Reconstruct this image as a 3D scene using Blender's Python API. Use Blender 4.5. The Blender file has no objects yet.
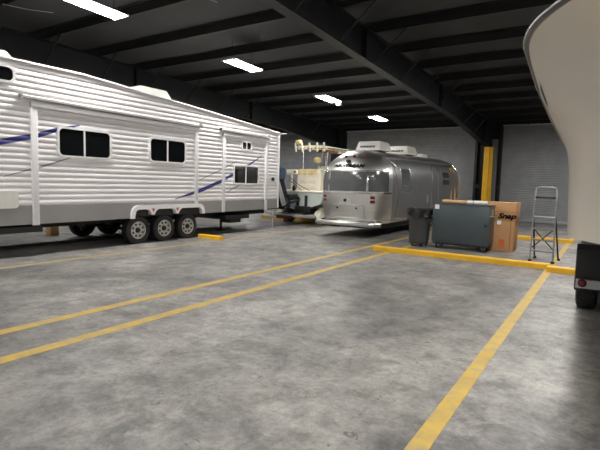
import bpy, bmesh, math, random
from mathutils import Vector, Matrix
random.seed(7)
S = bpy.context.scene
COL = S.collection
PI = math.pi

# ------------------------------------------------------------------ materials
def lin(c):
    return tuple(((v/12.92) if v <= .04045 else ((v+.055)/1.055)**2.4) for v in c)
def rgb(r, g, b):
    return lin((r/255, g/255, b/255))
def mat(name, col, rough=.5, metal=0., var=.12, scale=6., bump=0., bscale=60., coat=0., spec=.5, stretch=None):
    m = bpy.data.materials.new(name); m.use_nodes = True
    nt = m.node_tree; N = nt.nodes; L = nt.links
    b = N['Principled BSDF']
    b.inputs['Roughness'].default_value = rough
    b.inputs['Metallic'].default_value = metal
    b.inputs['Coat Weight'].default_value = coat
    b.inputs['Specular IOR Level'].default_value = spec
    tc = N.new('ShaderNodeTexCoord'); src = tc.outputs['Object']
    if stretch:
        mp = N.new('ShaderNodeMapping'); mp.inputs['Scale'].default_value = stretch
        L.new(src, mp.inputs['Vector']); src = mp.outputs['Vector']
    n = N.new('ShaderNodeTexNoise'); n.inputs['Scale'].default_value = scale; n.inputs['Detail'].default_value = 5
    L.new(src, n.inputs['Vector'])
    r = N.new('ShaderNodeValToRGB')
    r.color_ramp.elements[0].position = .3; r.color_ramp.elements[1].position = .7
    r.color_ramp.elements[0].color = tuple(c*(1-var) for c in col)+(1,)
    r.color_ramp.elements[1].color = tuple(min(1, c*(1+var)) for c in col)+(1,)
    L.new(n.outputs['Fac'], r.inputs['Fac']); L.new(r.outputs['Color'], b.inputs['Base Color'])
    if bump:
        n2 = N.new('ShaderNodeTexNoise'); n2.inputs['Scale'].default_value = bscale; n2.inputs['Detail'].default_value = 4
        L.new(src, n2.inputs['Vector'])
        bp = N.new('ShaderNodeBump'); bp.inputs['Strength'].default_value = bump; bp.inputs['Distance'].default_value = .02
        L.new(n2.outputs['Fac'], bp.inputs['Height']); L.new(bp.outputs['Normal'], b.inputs['Normal'])
    return m
def emit(name, col, strength):
    m = bpy.data.materials.new(name); m.use_nodes = True
    b = m.node_tree.nodes['Principled BSDF']
    b.inputs['Base Color'].default_value = (.8, .8, .8, 1)
    b.inputs['Emission Color'].default_value = col+(1,)
    b.inputs['Emission Strength'].default_value = strength
    return m
def concrete():
    m = bpy.data.materials.new('stained_concrete'); m.use_nodes = True
    nt = m.node_tree; N = nt.nodes; L = nt.links; b = N['Principled BSDF']
    tc = N.new('ShaderNodeTexCoord')
    def noise(scale, detail=6, rough=.6, dist=0., stretch=(1, 1, 1), rot=0.):
        mp = N.new('ShaderNodeMapping'); mp.inputs['Scale'].default_value = stretch; mp.inputs['Rotation'].default_value[2] = rot
        L.new(tc.outputs['Object'], mp.inputs['Vector'])
        n = N.new('ShaderNodeTexNoise'); n.inputs['Scale'].default_value = scale; n.inputs['Detail'].default_value = detail
        n.inputs['Roughness'].default_value = rough; n.inputs['Distortion'].default_value = dist
        L.new(mp.outputs['Vector'], n.inputs['Vector']); return n.outputs['Fac']
    def ramp(f, stops):
        r = N.new('ShaderNodeValToRGB'); e = r.color_ramp.elements
        while len(e) < len(stops): e.new(.5)
        for i, (p, c) in enumerate(stops):
            e[i].position = p; e[i].color = (c+(1,)) if isinstance(c, tuple) else (c, c, c, 1)
        L.new(f, r.inputs['Fac']); return r.outputs['Color']
    def mix(kind, fac, a, c):
        x = N.new('ShaderNodeMix'); x.data_type = 'RGBA'; x.blend_type = kind
        if isinstance(fac, float): x.inputs['Factor'].default_value = fac
        else: L.new(fac, x.inputs['Factor'])
        L.new(a, x.inputs['A'])
        if isinstance(c, tuple): x.inputs['B'].default_value = c+(1,)
        else: L.new(c, x.inputs['B'])
        return x.outputs['Result']
    base = ramp(noise(.6, 8, .66, .2), [(.36, (.125, .118, .114)), (.5, (.202, .19, .178)), (.64, (.30, .282, .258))])
    mid = ramp(noise(3.6, 10, .74, .25), [(.36, .5), (.5, 1.0), (.66, 1.4)])
    c = mix('MULTIPLY', .9, base, mid)
    fine = ramp(noise(22, 6, .75), [(.34, .62), (.66, 1.3)])
    c = mix('MULTIPLY', .7, c, fine)
    pale = ramp(noise(1.5, 10, .76, .5), [(.57, 0.), (.66, .5), (.76, .8)])
    c = mix('MIX', pale, c, (.40, .383, .357))
    dark = ramp(noise(1.0, 9, .74, .4, (1, 1, 1), .7), [(.55, 0.), (.66, .6)])
    c = mix('MIX', dark, c, (.10, .098, .098))
    spots = ramp(noise(5.5, 3, .5, 2.0), [(.69, 0.), (.71, .8)])
    c = mix('MIX', spots, c, (.07, .068, .066))
    scr = ramp(noise(1.6, 6, .6, .4, (9, .5, 1), .35), [(.66, 0.), (.74, .35)])
    c = mix('MIX', scr, c, (.42, .41, .39))
    tyre = ramp(noise(1.0, 5, .6, .3, (4.5, .22, 1), -.06), [(.58, 0.), (.75, .45)])
    c = mix('MIX', tyre, c, (.11, .11, .115))
    L.new(c, b.inputs['Base Color'])
    r = ramp(noise(1.7, 6, .6, .5), [(.3, .38), (.7, .62)])
    L.new(r, b.inputs['Roughness'])
    bp = N.new('ShaderNodeBump'); bp.inputs['Strength'].default_value = .12; bp.inputs['Distance'].default_value = .01
    L.new(noise(18, 8, .7), bp.inputs['Height']); L.new(bp.outputs['Normal'], b.inputs['Normal'])
    return m
def worn_paint(name, col, lo, hi, mx):
    m = mat(name, col, .55, 0, .12, 3.)
    nt = m.node_tree; N = nt.nodes; L = nt.links; b = N['Principled BSDF']
    old = b.inputs['Base Color'].links[0].from_socket
    tc = N.new('ShaderNodeTexCoord')
    n = N.new('ShaderNodeTexNoise'); n.inputs['Scale'].default_value = 5; n.inputs['Detail'].default_value = 9; n.inputs['Roughness'].default_value = .75
    L.new(tc.outputs['Object'], n.inputs['Vector'])
    r = N.new('ShaderNodeValToRGB'); r.color_ramp.elements[0].position = lo; r.color_ramp.elements[0].color = (0, 0, 0, 1)
    r.color_ramp.elements[1].position = hi; r.color_ramp.elements[1].color = (mx, mx, mx, 1)
    L.new(n.outputs['Fac'], r.inputs['Fac'])
    x = N.new('ShaderNodeMix'); x.data_type = 'RGBA'
    L.new(r.outputs['Color'], x.inputs['Factor']); L.new(old, x.inputs['A']); x.inputs['B'].default_value = (.25, .235, .19, 1)
    L.new(x.outputs['Result'], b.inputs['Base Color'])
    return m

M = dict(
    floor=concrete(), line=worn_paint('worn_yellow_paint', rgb(192, 158, 60), .46, .68, .8),
    faded=worn_paint('faded_yellow_paint', rgb(176, 154, 92), .36, .6, .85),
    curb=mat('curb_yellow', rgb(236, 182, 40), .5, 0, .08, 5., .1),
    ceil=mat('ceiling_insulation', (.036, .036, .039), .75, 0, .25, .8, .25, 3.),
    purlin=mat('purlin_black', (.006, .006, .007), .55, 0, .2),
    steel=mat('dark_frame_steel', (.006, .0066, .0085), .5, 0, .2),
    wall=mat('dark_wall', (.008, .008, .009), .8, 0, .2, 1.),
    shutter=mat('grey_shutter', (.31, .315, .325), .45, .0, .1, 2.),
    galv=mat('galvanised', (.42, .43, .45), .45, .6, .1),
    pale=mat('pale_strip', (.6, .6, .6), .6),
    rvwhite=mat('rv_white', rgb(242, 238, 239), .32, 0, .03, 1.5),
    rvtrim=mat('rv_trim_white', rgb(240, 238, 238), .3, 0, .03),
    rvgrey=mat('rv_grey', rgb(150, 147, 146), .4, 0, .05, 1.5),
    awn=mat('awning_grey', rgb(165, 160, 158), .6),
    blue=mat('decal_blue', rgb(50, 54, 128), .35, 0, .1),
    dgrey=mat('decal_grey', rgb(150, 150, 158), .4, 0, .1),
    black=mat('black_plastic', (.012, .012, .013), .45, 0, .2),
    dark=mat('dark_underbody', (.018, .018, .018), .7),
    rubber=mat('tyre_rubber', (.014, .014, .014), .65, 0, .25, 12., .2),
    rim=mat('wheel_paint', rgb(190, 188, 182), .35, .2, .06),
    glass=mat('dark_glass', (.008, .009, .010), .06, 0, .1, spec=.6),
    gasket=mat('window_white', rgb(236, 234, 234), .35),
    amber=mat('orange_reflector', rgb(205, 110, 80), .3),
    red=mat('red_lens', (.19, .012, .014), .25),
    alu=mat('aluminium_skin', (.72, .71, .69), .37, 1., .06, 1.2, .04, 4., stretch=(1, 1, 8)),
    alus=mat('aluminium_shaded_side', (.40, .40, .41), .42, 1., .05, 1.2, .03, 4.),  # darker copy of the skin, the dark area it mirrors put into the colour
    chrome=mat('chrome', (.85, .85, .84), .2, 1., .03),
    aglass=mat('tinted_glass', (.105, .112, .115), .15, 0, .12, 2., spec=.7),
    acw=mat('ac_plastic', rgb(225, 222, 214), .45, 0, .04),
    acs=mat('ac_shadow', rgb(110, 108, 104), .6),
    gel=mat('beige_gelcoat', rgb(242, 236, 225), .25, 0, .03, .8, coat=.2),
    gelw=mat('white_gelcoat', rgb(246, 239, 222), .3, 0, .05, 2.),
    gelt=mat('pale_teal_gelcoat', rgb(206, 216, 210), .3, 0, .1, 2.),
    rail=mat('rub_rail', rgb(92, 92, 98), .3, .5, .1),
    ladder=mat('ladder_grey', (.23, .235, .245), .4, .5, .1),
    steelr=mat('stainless', (.7, .7, .72), .2, 1.),
    decg=mat('dark_green_decal', rgb(32, 62, 38), .4),
    can=mat('grey_can', (.062, .064, .070), .5, 0, .1, 4.),
    bag=mat('black_bag', (.008, .008, .009), .3, 0, .3, 9., .5, 20.),
    chest=mat('slate_chest', rgb(66, 76, 80), .38, 0, .05, 2.),
    card=mat('cardboard', rgb(188, 142, 98), .8, 0, .07, 3.),
    cardd=mat('cardboard_seam', rgb(120, 84, 54), .8),
    tubec=mat('brown_tube', rgb(205, 165, 120), .7, 0, .05),
    orange=mat('orange_label', rgb(206, 108, 62), .6),
    white=mat('white_paper', rgb(238, 236, 232), .6, 0, .02),
    ink=mat('black_ink', (.008, .008, .008), .7, spec=.1),
    wood=mat('pale_wood', rgb(222, 180, 120), .7, 0, .15, 9., stretch=(1, 8, 1)),
    motor=mat('outboard_black', (.012, .013, .018), .25, 0, .2),
    motorb=mat('outboard_blue', rgb(44, 58, 84), .3),
    bracket=mat('grey_bracket', rgb(190, 190, 192), .35, .4),
    cream=mat('cream_plastic', rgb(226, 208, 150), .5),
    canvas=mat('cream_canvas', rgb(232, 226, 210), .7, 0, .1, 5.),
    rope=mat('brown_gear', rgb(120, 84, 46), .7, 0, .3, 14.),
    maroon=mat('maroon_frame', rgb(70, 28, 34), .5),
    lamp=emit('led_panel', (1., .985, .95), 72.),
    house=mat('fixture_housing', (.3, .3, .3), .5),
)

# ------------------------------------------------------------------ helpers
WL = {}
def obj(name, bm, m, parent=None, smooth=35., kind=None):
    bmesh.ops.recalc_face_normals(bm, faces=bm.faces[:])
    me = bpy.data.meshes.new(name)
    off = WL.get(parent.name, Vector()) if parent else Vector()
    if parent: bmesh.ops.translate(bm, verts=bm.verts[:], vec=-off)
    bm.to_mesh(me); bm.free()
    if smooth:
        for p in me.polygons: p.use_smooth = True
        me.set_sharp_from_angle(angle=math.radians(smooth))
    for mm in (m if isinstance(m, (list, tuple)) else [m]): me.materials.append(mm)
    o = bpy.data.objects.new(name, me); COL.objects.link(o)
    if parent: o.parent = parent; WL[o.name] = off
    if kind: o['kind'] = kind
    return o
def own(o):
    """move a top-level mesh's origin to the centre of its base"""
    vs = [v.co for v in o.data.vertices]
    c = Vector(((min(v.x for v in vs)+max(v.x for v in vs))/2, (min(v.y for v in vs)+max(v.y for v in vs))/2, min(v.z for v in vs)))
    o.data.transform(Matrix.Translation(-c)); o.location = c; WL[o.name] = Vector(c); return o
def tag(o, label, cat, group=None):
    o['label'] = label; o['category'] = cat
    if group: o['group'] = group
    return o
def thing(name, loc, label, cat, group=None):
    o = bpy.data.objects.new(name, None); COL.objects.link(o); o.location = loc; o.empty_display_size = .2
    WL[o.name] = Vector(loc); return tag(o, label, cat, group)
def struct(name, bm, m, parent=None, label=None, smooth=35.):
    o = obj(name, bm, m, parent, smooth)
    if not parent: o['kind'] = 'structure'; own(o)
    if label: o['label'] = label
    return o
def nb(): return bmesh.new()
def box(bm, x0, x1, y0, y1, z0, z1, bev=0., seg=2):
    t = bmesh.new()
    bmesh.ops.create_cube(t, size=1.)
    for v in t.verts:
        v.co = Vector((x0 if v.co.x < 0 else x1, y0 if v.co.y < 0 else y1, z0 if v.co.z < 0 else z1))
    if bev: bmesh.ops.bevel(t, geom=t.edges[:], offset=bev, segments=seg, affect='EDGES', profile=.5)
    me = bpy.data.meshes.new('t'); t.to_mesh(me); t.free(); bm.from_mesh(me); bpy.data.meshes.remove(me); return bm
def tube(bm, pts, r, seg=8, closed=False, caps=True):
    pts = [Vector(p) for p in pts]; n = len(pts); rings = []; up = None
    for i, p in enumerate(pts):
        a = pts[(i-1) % n] if (closed or i > 0) else p
        c = pts[(i+1) % n] if (closed or i < n-1) else p
        d = (c-a).normalized()
        if up is None:
            up = Vector((0, 0, 1)) if abs(d.z) < .9 else Vector((1, 0, 0))
        u = (up-d*up.dot(d)).normalized(); w = d.cross(u); up = u
        rr = r[i] if isinstance(r, (list, tuple)) else r
        rings.append([bm.verts.new(p+(u*math.cos(k*2*PI/seg)+w*math.sin(k*2*PI/seg))*rr) for k in range(seg)])
    m_ = n if closed else n-1
    for i in range(m_):
        A = rings[i]; B = rings[(i+1) % n]
        for k in range(seg): bm.faces.new((A[k], A[(k+1) % seg], B[(k+1) % seg], B[k]))
    if caps and not closed:
        bm.faces.new(rings[0][::-1]); bm.faces.new(rings[-1])
    return bm
def lathe(bm, prof, c, axis='z', seg=32, close=True):
    c = Vector(c); rings = []
    for r, h in prof:
        ring = []
        for k in range(seg):
            a = k*2*PI/seg; u, v = r*math.cos(a), r*math.sin(a)
            p = {'z': (u, v, h), 'x': (h, u, v), 'y': (u, h, v)}[axis]
            ring.append(bm.verts.new(c+Vector(p)))
        rings.append(ring)
    for A, B in zip(rings, rings[1:]):
        for k in range(seg): bm.faces.new((A[k], A[(k+1) % seg], B[(k+1) % seg], B[k]))
    if close:
        bm.faces.new(rings[0]); bm.faces.new(rings[-1])
    return bm
def prism(bm, poly, axis, a, b):
    def P(u, v, t): return {'x': (t, u, v), 'y': (u, t, v), 'z': (u, v, t)}[axis]
    A = [bm.verts.new(P(u, v, a)) for u, v in poly]; B = [bm.verts.new(P(u, v, b)) for u, v in poly]
    n = len(poly)
    bm.faces.new(A[::-1]); bm.faces.new(B)
    for i in range(n): bm.faces.new((A[i], A[(i+1) % n], B[(i+1) % n], B[i]))
    return bm
def grid(bm, fn, us, vs):
    V = [[bm.verts.new(fn(u, v)) for v in vs] for u in us]
    for i in range(len(us)-1):
        for j in range(len(vs)-1):
            q = []
            for v in (V[i][j], V[i+1][j], V[i+1][j+1], V[i][j+1]):
                if v not in q: q.append(v)
            bm.faces.new(q)
    return V
def lsp(a, b, n): return [a+(b-a)*i/(n-1) for i in range(n)]
def rrect(u0, u1, v0, v1, r, seg=4):
    out = []
    for cx, cy, a0 in ((u1-r, v1-r, 0), (u0+r, v1-r, 90), (u0+r, v0+r, 180), (u1-r, v0+r, 270)):
        for k in range(seg+1):
            a = math.radians(a0+90*k/seg); out.append((cx+r*math.cos(a), cy+r*math.sin(a)))
    return out
def frame_prism(bm, outer, inner, axis, a, b):
    def P(u, v, t): return {'x': (t, u, v), 'y': (u, t, v), 'z': (u, v, t)}[axis]
    n = len(outer)
    R = [[bm.verts.new(P(u, v, t)) for u, v in pl] for pl, t in ((outer, a), (outer, b), (inner, b), (inner, a))]
    for q in range(4):
        A, B = R[q], R[(q+1) % 4]
        for i in range(n): bm.faces.new((A[i], A[(i+1) % n], B[(i+1) % n], B[i]))
    return bm
def interp(tab, x):
    if x <= tab[0][0]: return tab[0][1]
    for (a, b), (c, d) in zip(tab, tab[1:]):
        if x <= c: return b+(d-b)*(x-a)/(c-a)
    return tab[-1][1]
def text_mesh(s, size, shear=0., bold=0.):
    cu = bpy.data.curves.new('txt', 'FONT'); cu.body = s; cu.size = size; cu.shear = shear; cu.offset = bold; cu.align_x = 'CENTER'; cu.resolution_u = 3
    o = bpy.data.objects.new('txt', cu); COL.objects.link(o)
    bpy.context.view_layer.update()
    me = bpy.data.meshes.new_from_object(o.evaluated_get(bpy.context.evaluated_depsgraph_get()))
    bpy.data.objects.remove(o); bpy.data.curves.remove(cu)
    bm = bmesh.new(); bm.from_mesh(me); bpy.data.meshes.remove(me); return bm

# ------------------------------------------------------------------ setting
YB = 24.75
ROOF = lambda y: 5.55-.03*y          # underside of the purlins
X0, X1, Y0 = -23., 11., -15.
bm = nb(); box(bm, X0, X1, Y0, YB+.1, -.2, 0); struct('floor', bm, M['floor'])
bm = nb(); prism(bm, [(Y0, ROOF(Y0)+.22), (YB+.2, ROOF(YB)+.22), (YB+.2, ROOF(YB)+.35), (Y0, ROOF(Y0)+.35)], 'x', X0, X1)
struct('ceiling', bm, M['ceil'])
bm = nb(); box(bm, X0, X1, YB, YB+.15, 0, 5.1); struct('wall_back', bm, M['wall'])
bm = nb(); box(bm, X0-.15, X0, Y0, YB+.15, 0, 6.4); struct('wall_left', bm, M['wall'])
bm = nb(); box(bm, X1, X1+.15, Y0, YB+.15, 0, 6.4); struct('wall_right', bm, M['wall'])
bm = nb(); box(bm, X0, X1, Y0-.15, Y0, 0, 6.4); struct('wall_front', bm, M['shutter'])

# purlins
for k in range(-14, 10):
    y = 8.9+1.73*k
    if y < Y0+.2 or y > YB-.2: continue
    bm = nb(); z = ROOF(y)
    prism(bm, [(y, z), (y+.09, z), (y+.09, z+.015), (y+.015, z+.015), (y+.015, z+.215), (y-.07, z+.215), (y-.07, z+.2), (y, z+.2)], 'x', X0+.02, X1-.02)
    struct('purlin', bm, M['purlin'])

# rigid frames
def rafter_z(y): return interp([(-15, 5.55), (-9, 5.33), (6.7, 4.66), (18., 4.2), (23.95, 3.62)], y)
for xr in (-5.07, -13.4):
    ys = [Y0+.1, 6.7, 18., 23.95]
    bm = nb()
    prism(bm, [(y, rafter_z(y)) for y in ys]+[(24.6, 3.62), (24.6, ROOF(24.6)-.01)]+[(Y0+.1, ROOF(Y0)-.01)], 'x', xr-.008, xr+.008)
    for a, b in zip(ys, ys[1:]):
        prism(bm, [(a, rafter_z(a)), (b, rafter_z(b)), (b, rafter_z(b)+.015), (a, rafter_z(a)+.015)], 'x', xr-.125, xr+.125)
    prism(bm, [(Y0+.1, ROOF(Y0)-.02), (24.6, ROOF(24.6)-.02), (24.6, ROOF(24.6)-.004), (Y0+.1, ROOF(Y0)-.004)], 'x', xr-.125, xr+.125)
    for y in (3.6, 10.25, 16.3, 23.9):
        box(bm, xr-.12, xr+.12, y, y+.015, rafter_z(y), ROOF(y)-.02)
    rb = struct('roof_beam', bm, M['steel'])
    for k in range(-2, 8):
        y = 8.9+1.73*k+.05
        for s in (-1, 1):
            bm = nb(); tube(bm, [(xr+s*.1, y, rafter_z(y)+.03), (xr+s*.92, y, ROOF(y)+.02)], .022, 5)
            struct('flange_brace', bm, M['purlin'], rb)
    bm = nb()
    prism(bm, [(23.95, 3.62), (24.35, 0), (24.65, 0), (24.65, 3.62)], 'x', xr-.01, xr+.01)
    prism(bm, [(23.93, 3.62), (24.33, 0), (24.35, 0), (23.95, 3.62)], 'x', xr-.2, xr+.2)
    prism(bm, [(24.63, 3.62), (24.63, 0), (24.65, 0), (24.65, 3.62)], 'x', xr-.2, xr+.2)
    box(bm, xr-.2, xr+.2, 23.93, 24.65, 3.6, 3.62)
    struct('steel_column', bm, M['steel'])

# roll-up doors
DT = 4.6
def shutter(n, xa, xb):
    bm = nb(); pts = []
    z = .12
    while z < DT-.01:
        for dz, dy in ((0, 0), (.012, -.022), (.06, -.022), (.072, 0)):
            pts.append((YB-.05+dy, min(z+dz, DT)))
        z += .082
    poly = pts+[(YB-.02, DT), (YB-.02, .12)]
    prism(bm, poly, 'x', xa, xb)
    d = struct('door_%d' % n, bm, M['shutter'])
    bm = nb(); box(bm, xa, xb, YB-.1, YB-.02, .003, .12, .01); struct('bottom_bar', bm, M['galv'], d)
    bm = nb()
    nseg = int((xb-xa)/.55)
    for i in range(nseg):
        a = xa+(xb-xa)*i/nseg
        box(bm, a+.015, a+(xb-xa)/nseg-.02, YB-.13, YB-.06, DT+.0, DT+.045)
    struct('brush_seal', bm, M['pale'], d)
    for xs in (xa, xb):
        bm = nb(); box(bm, xs-.06, xs+.06, YB-.14, YB-.015, 0, DT); struct('guide_track', bm, M['black'], d)
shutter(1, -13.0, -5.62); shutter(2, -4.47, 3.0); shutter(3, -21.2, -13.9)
bm = nb(); box(bm, -4.86, -4.6, 24.45, 24.7, 0, 3.95, .01); struct('trim_1', bm, mat('jamb_grey', (.19, .195, .2), .5))
bm = nb(); box(bm, -5.6, -4.55, 24.62, 24.7, 1.55, 1.75); struct('trim_2', bm, M['black'])
# yellow column guard
bm = nb()
box(bm, -5.03, -4.79, 23.6, 23.75, 0, 3.52); box(bm, -4.79, -4.65, 23.72, 23.8, 0, 3.52)
tag(own(obj('column_guard', bm, M['curb'])), 'tall yellow steel guard up the column between the two roller doors', 'post')

# painted lines
def line(xc, w, ya, yb, lab, m='line'):
    bm = nb(); grid(bm, lambda u, v: Vector((u, v, 0.003)), [xc-w/2, xc+w/2], lsp(ya, yb, 30))
    for f in bm.faces[:]: pass
    r = bmesh.ops.extrude_face_region(bm, geom=bm.faces[:])
    bmesh.ops.translate(bm, verts=[v for v in r['geom'] if isinstance(v, bmesh.types.BMVert)], vec=(0, 0, -.003))
    struct('floor_line', bm, M[m], None, lab)
line(-.855, .125, -2, 19.5, 'yellow floor line running from the lower centre towards the step ladder')
line(-4.25, .15, -2, 23., 'yellow floor line nearer the camera of the close pair')
line(-5.03, .15, -2, 23., 'yellow floor line farther from the camera of the close pair')
line(-8.53, .16, -2, 23., 'yellow floor line alongside the white travel trailer', 'faded')

# kerbs
def curb(xa, xb, y, lab, w=.15, hh=.115):
    bm = nb()
    prism(bm, [(y, 0), (y, hh-.02), (y+.015, hh), (y+w-.015, hh), (y+w, hh-.02), (y+w, 0)], 'x', xa, xb)
    bmesh.ops.bevel(bm, geom=[e for e in bm.edges if abs(e.verts[0].co.x-e.verts[1].co.x) < 1e-4], offset=.006, segments=1, affect='EDGES')
    return tag(own(obj('parking_curb', bm, M['curb'], smooth=0)), lab, 'curb', None)
curb(-4.67, -.84, 10.45, 'long yellow parking curb in front of the dark tool chest')
curb(-.87, 1.9, 10.15, 'yellow parking curb passing behind the black trailer fender at right')
curb(-4.2, -.72, 16.15, 'yellow parking curb on the floor behind the step ladder')
curb(-9.35, -8.55, 9.22, 'short yellow parking curb by the rearmost tyre of the white trailer', .16, .1)
curb(-12.6, -9.2, 16.2, 'yellow parking curb under the stern of the fishing boat', .16, .12)

# ceiling lights
def light(x, y, lab, group=None):
    z = 5.15-.03*y
    t = thing('ceiling_light', (x, y, z), lab, 'light', group)
    def sl(bm):
        for v in bm.verts: v.co.z += -.03*(v.co.y-y)
        return bm
    bm = nb(); prism(bm, [(x-.24, z+.02), (x+.24, z+.02), (x+.2, z+.06), (x-.2, z+.06)], 'y', y-.62, y+.62); obj('housing', sl(bm), M['house'], t)
    bm = nb(); prism(bm, [(x-.215, z+.019), (x-.18, z), (x+.18, z), (x+.215, z+.019)], 'y', y-.60, y+.60); obj('diffuser', sl(bm), M['lamp'], t)
    for s in (-1, 1):
        bm = nb(); box(bm, x-.25, x+.25, y+s*.62-.015, y+s*.62+.015, z-.005, z+.05); obj('end_cap', sl(bm), M['house'], t)
        bm = nb(); tube(bm, [(x, y+s*.45, z+.05), (x, y+s*.45, ROOF(y)+.2)], .006, 5); obj('hanger', bm, M['purlin'], t)
    return t
VL = [(5.85, 'nearest lit strip light above the white trailer, cut by the top edge'),
      (10.45, 'second lit strip light, hanging over the rear of the white trailer'),
      (15.3, 'third lit strip light, with a small sensor on its end'),
      (19.85, 'farthest lit strip light, above the silver trailer')]
for y, lab in VL:
    t = light(-8.89, y, lab, 'strip lights in the visible row')
    if y == 15.3:
        bm = nb(); box(bm, -8.88, -8.68, 15.9, 16.05, 4.55, 4.69, .03); obj('sensor', bm, M['pale'], t)
for x, ys in ((-8.89, (1.1, -3.8, -8.7)), (-.9, (-12.5, -8.7, -3.8, 1.1, 5.85, 10.45, 15.3, 19.85)), (6.8, (-8.7, -3.8, 1.1)), (-17.2, (1.1, 5.85, 10.45, 15.3, 20.5))):  # unseen lamps, the rearmost ones added to brighten the boat hull at right
    for y in ys: light(x, y, 'unseen strip light outside the frame, lighting the garage', 'strip lights out of view')

for pts, lab in (([(-11.55, 5.36, 5.36), (-11.3, 5.75, 5.33), (-11.0, 6.2, 5.34)], 'thin pale cable along the ceiling left of the nearest strip light'),
                 ([(-7.05, 6.5, 5.33), (-7.15, 7.0, 5.27), (-7.1, 7.5, 5.30)], 'thin pale cable drooping from the ceiling beside the dark roof beam')):
    bm = nb(); tube(bm, pts, .009, 6); tag(own(obj('ceiling_cable', bm, M['galv'])), lab, 'cable')

# ------------------------------------------------------------------ white travel trailer
RX = -9.40
rv = thing('travel_trailer', (-10.65, 6.5, 0), 'long white ribbed travel trailer with blue swoosh stripes and three visible wheels', 'trailer')
YR0, YR1 = 0., 13.0
def rtop(y): return interp([(0, 3.72), (5.9, 3.725), (6.6, 3.685), (7.1, 3.645), (9.3, 3.508), (13., 3.238)], y)
PITCH = .112
def rprof(z):
    """siding relief at height z (<=0, grooves inwards)"""
    t = ((z-1.0) % PITCH)/PITCH
    return -.024+.027*max(0., math.sin(PI*t))**.55
zs = []
z = 1.0
while z < 3.74:
    for q in (0, .05, .15, .32, .5, .68, .85, .95): zs.append(z+q*PITCH)
    z += PITCH
ysid = sorted(set([YR0, YR1, 5.9]+lsp(0, 6, 7)+lsp(6, 13, 29)))
bm = nb()
for ya, yb in zip(ysid, ysid[1:]):
    pr = None
    for z in zs:
        a, b = Vector((RX+rprof(z), ya, min(z, rtop(ya)))), Vector((RX+rprof(z), yb, min(z, rtop(yb))))
        if pr and (a.z-pr[0].z > 1e-4 or b.z-pr[1].z > 1e-4):
            bm.faces.new([bm.verts.new(p) for p in (pr[0], pr[1], b, a)])
        pr = (a, b)
bmesh.ops.remove_doubles(bm, verts=bm.verts[:], dist=.0005)
obj('siding', bm, M['rvwhite'], rv, 50)
bm = nb()   # body shell behind the siding
prism(bm, [(YR0, .9)]+[(YR1, .9)]+[(y, rtop(y)-.002) for y in reversed(ysid)], 'x', -11.9, RX-.02)
obj('body', bm, M['rvwhite'], rv)
bm = nb()
for a, b in zip(ysid, ysid[1:]):
    prism(bm, [(a, rtop(a)), (b, rtop(b)), (b, rtop(b)+.03), (a, rtop(a)+.03)], 'x', -11.95, RX-.01)
obj('roof', bm, M['acw'], rv)
bm = nb(); tube(bm, [(RX+.012, y, rtop(y)-.005) for y in ysid], .028, 8); obj('gutter_rail', bm, M['rvtrim'], rv)
bm = nb(); box(bm, RX-.03, RX+.03, YR1-.05, YR1+.02, .72, rtop(13.)+.02, .01); box(bm, RX-.02, RX+.3, YR1-.03, YR1+.02, 3.2, 3.225); obj('corner_trim', bm, M['rvtrim'], rv)
# skirt
zb = lambda y: interp([(0, .62), (7, .635), (13, .70)], y)
bm = nb()
for ya, yb, lo in ((0, 7.12, None), (7.12, 9.42, .86), (9.42, 13., None)):
    prism(bm, [(ya, lo or zb(ya)), (yb, lo or zb(yb)), (yb, 1.0), (ya, 1.0)], 'x', RX-.05, RX+.006)
obj('skirt', bm, M['rvgrey'], rv)
bm = nb(); box(bm, -11.8, -9.9, .3, 12.9, .5, .72); box(bm, -11.3, -9.5, 1.0, 5.05, .46, .58)
box(bm, -11.85, RX-.3, 7.05, 9.5, .5, .95); box(bm, -11.85, RX-.06, .2, 12.95, .66, .92); box(bm, -10.6, -9.5, 10.5, 11.6, .42, .55); box(bm, -10.0, -9.6, 10.8, 11.3, .3, .45)
obj('underframe', bm, M['dark'], rv)
bm = nb(); tube(bm, [(-10.2, 11.05, .45), (-10.2, 11.05, .03)], .04); box(bm, -10.32, -10.08, 10.92, 11.18, 0, .03); obj('stabiliser', bm, M['black'], rv)
bm = nb(); tube(bm, [(-9.55, 12.93, .7), (-9.55, 12.93, .015)], .018); tube(bm, [(-9.55, 12.93, .015), (-9.55, 12.93, 0)], .05); obj('corner_jack', bm, M['gelw'], rv)
for xx in (-11.2, -9.9):
    bm = nb(); tube(bm, [(xx, 1.2, .6), (xx, 1.2, .03)], .05); box(bm, xx-.12, xx+.12, 1.08, 1.32, 0, .03); obj('landing_leg', bm, M['black'], rv)
# slide-outs: trims, awnings, swoosh follow the ribs
for y0, y1, za, zb_ in ((4.80, 4.93, .61, 3.01), (9.12, 9.235, .93, 3.0), (10.205, 10.325, .665, 2.99), (12.245, 12.355, .66, 2.93)):
    bm = nb(); box(bm, RX-.03, RX+.035, y0, y1, za, zb_, .008)
    obj('slide_trim', bm, M['rvtrim'], rv)
for q in ((4.80, 9.235, 2.90, 3.0), (10.205, 12.355, 2.87, 2.97)):
    bm = nb(); box(bm, RX-.02, RX+.05, *q, .01); obj('slide_header', bm, M['rvtrim'], rv)
for ya, yb, za, zc in ((4.6, 9.32, 3.05, 3.0), (10.08, 12.36, 3.02, 2.97)):
    bm = nb(); prism(bm, [(ya, za), (yb, zc), (yb, zc+.045), (ya, za+.045)], 'x', RX-.01, RX+.075)
    for q in (ya, yb-.03): box(bm, RX-.01, RX+.1, q, q+.03, za-.05, za+.07)
    obj('slide_awning', bm, M['awn'], rv)
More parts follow.
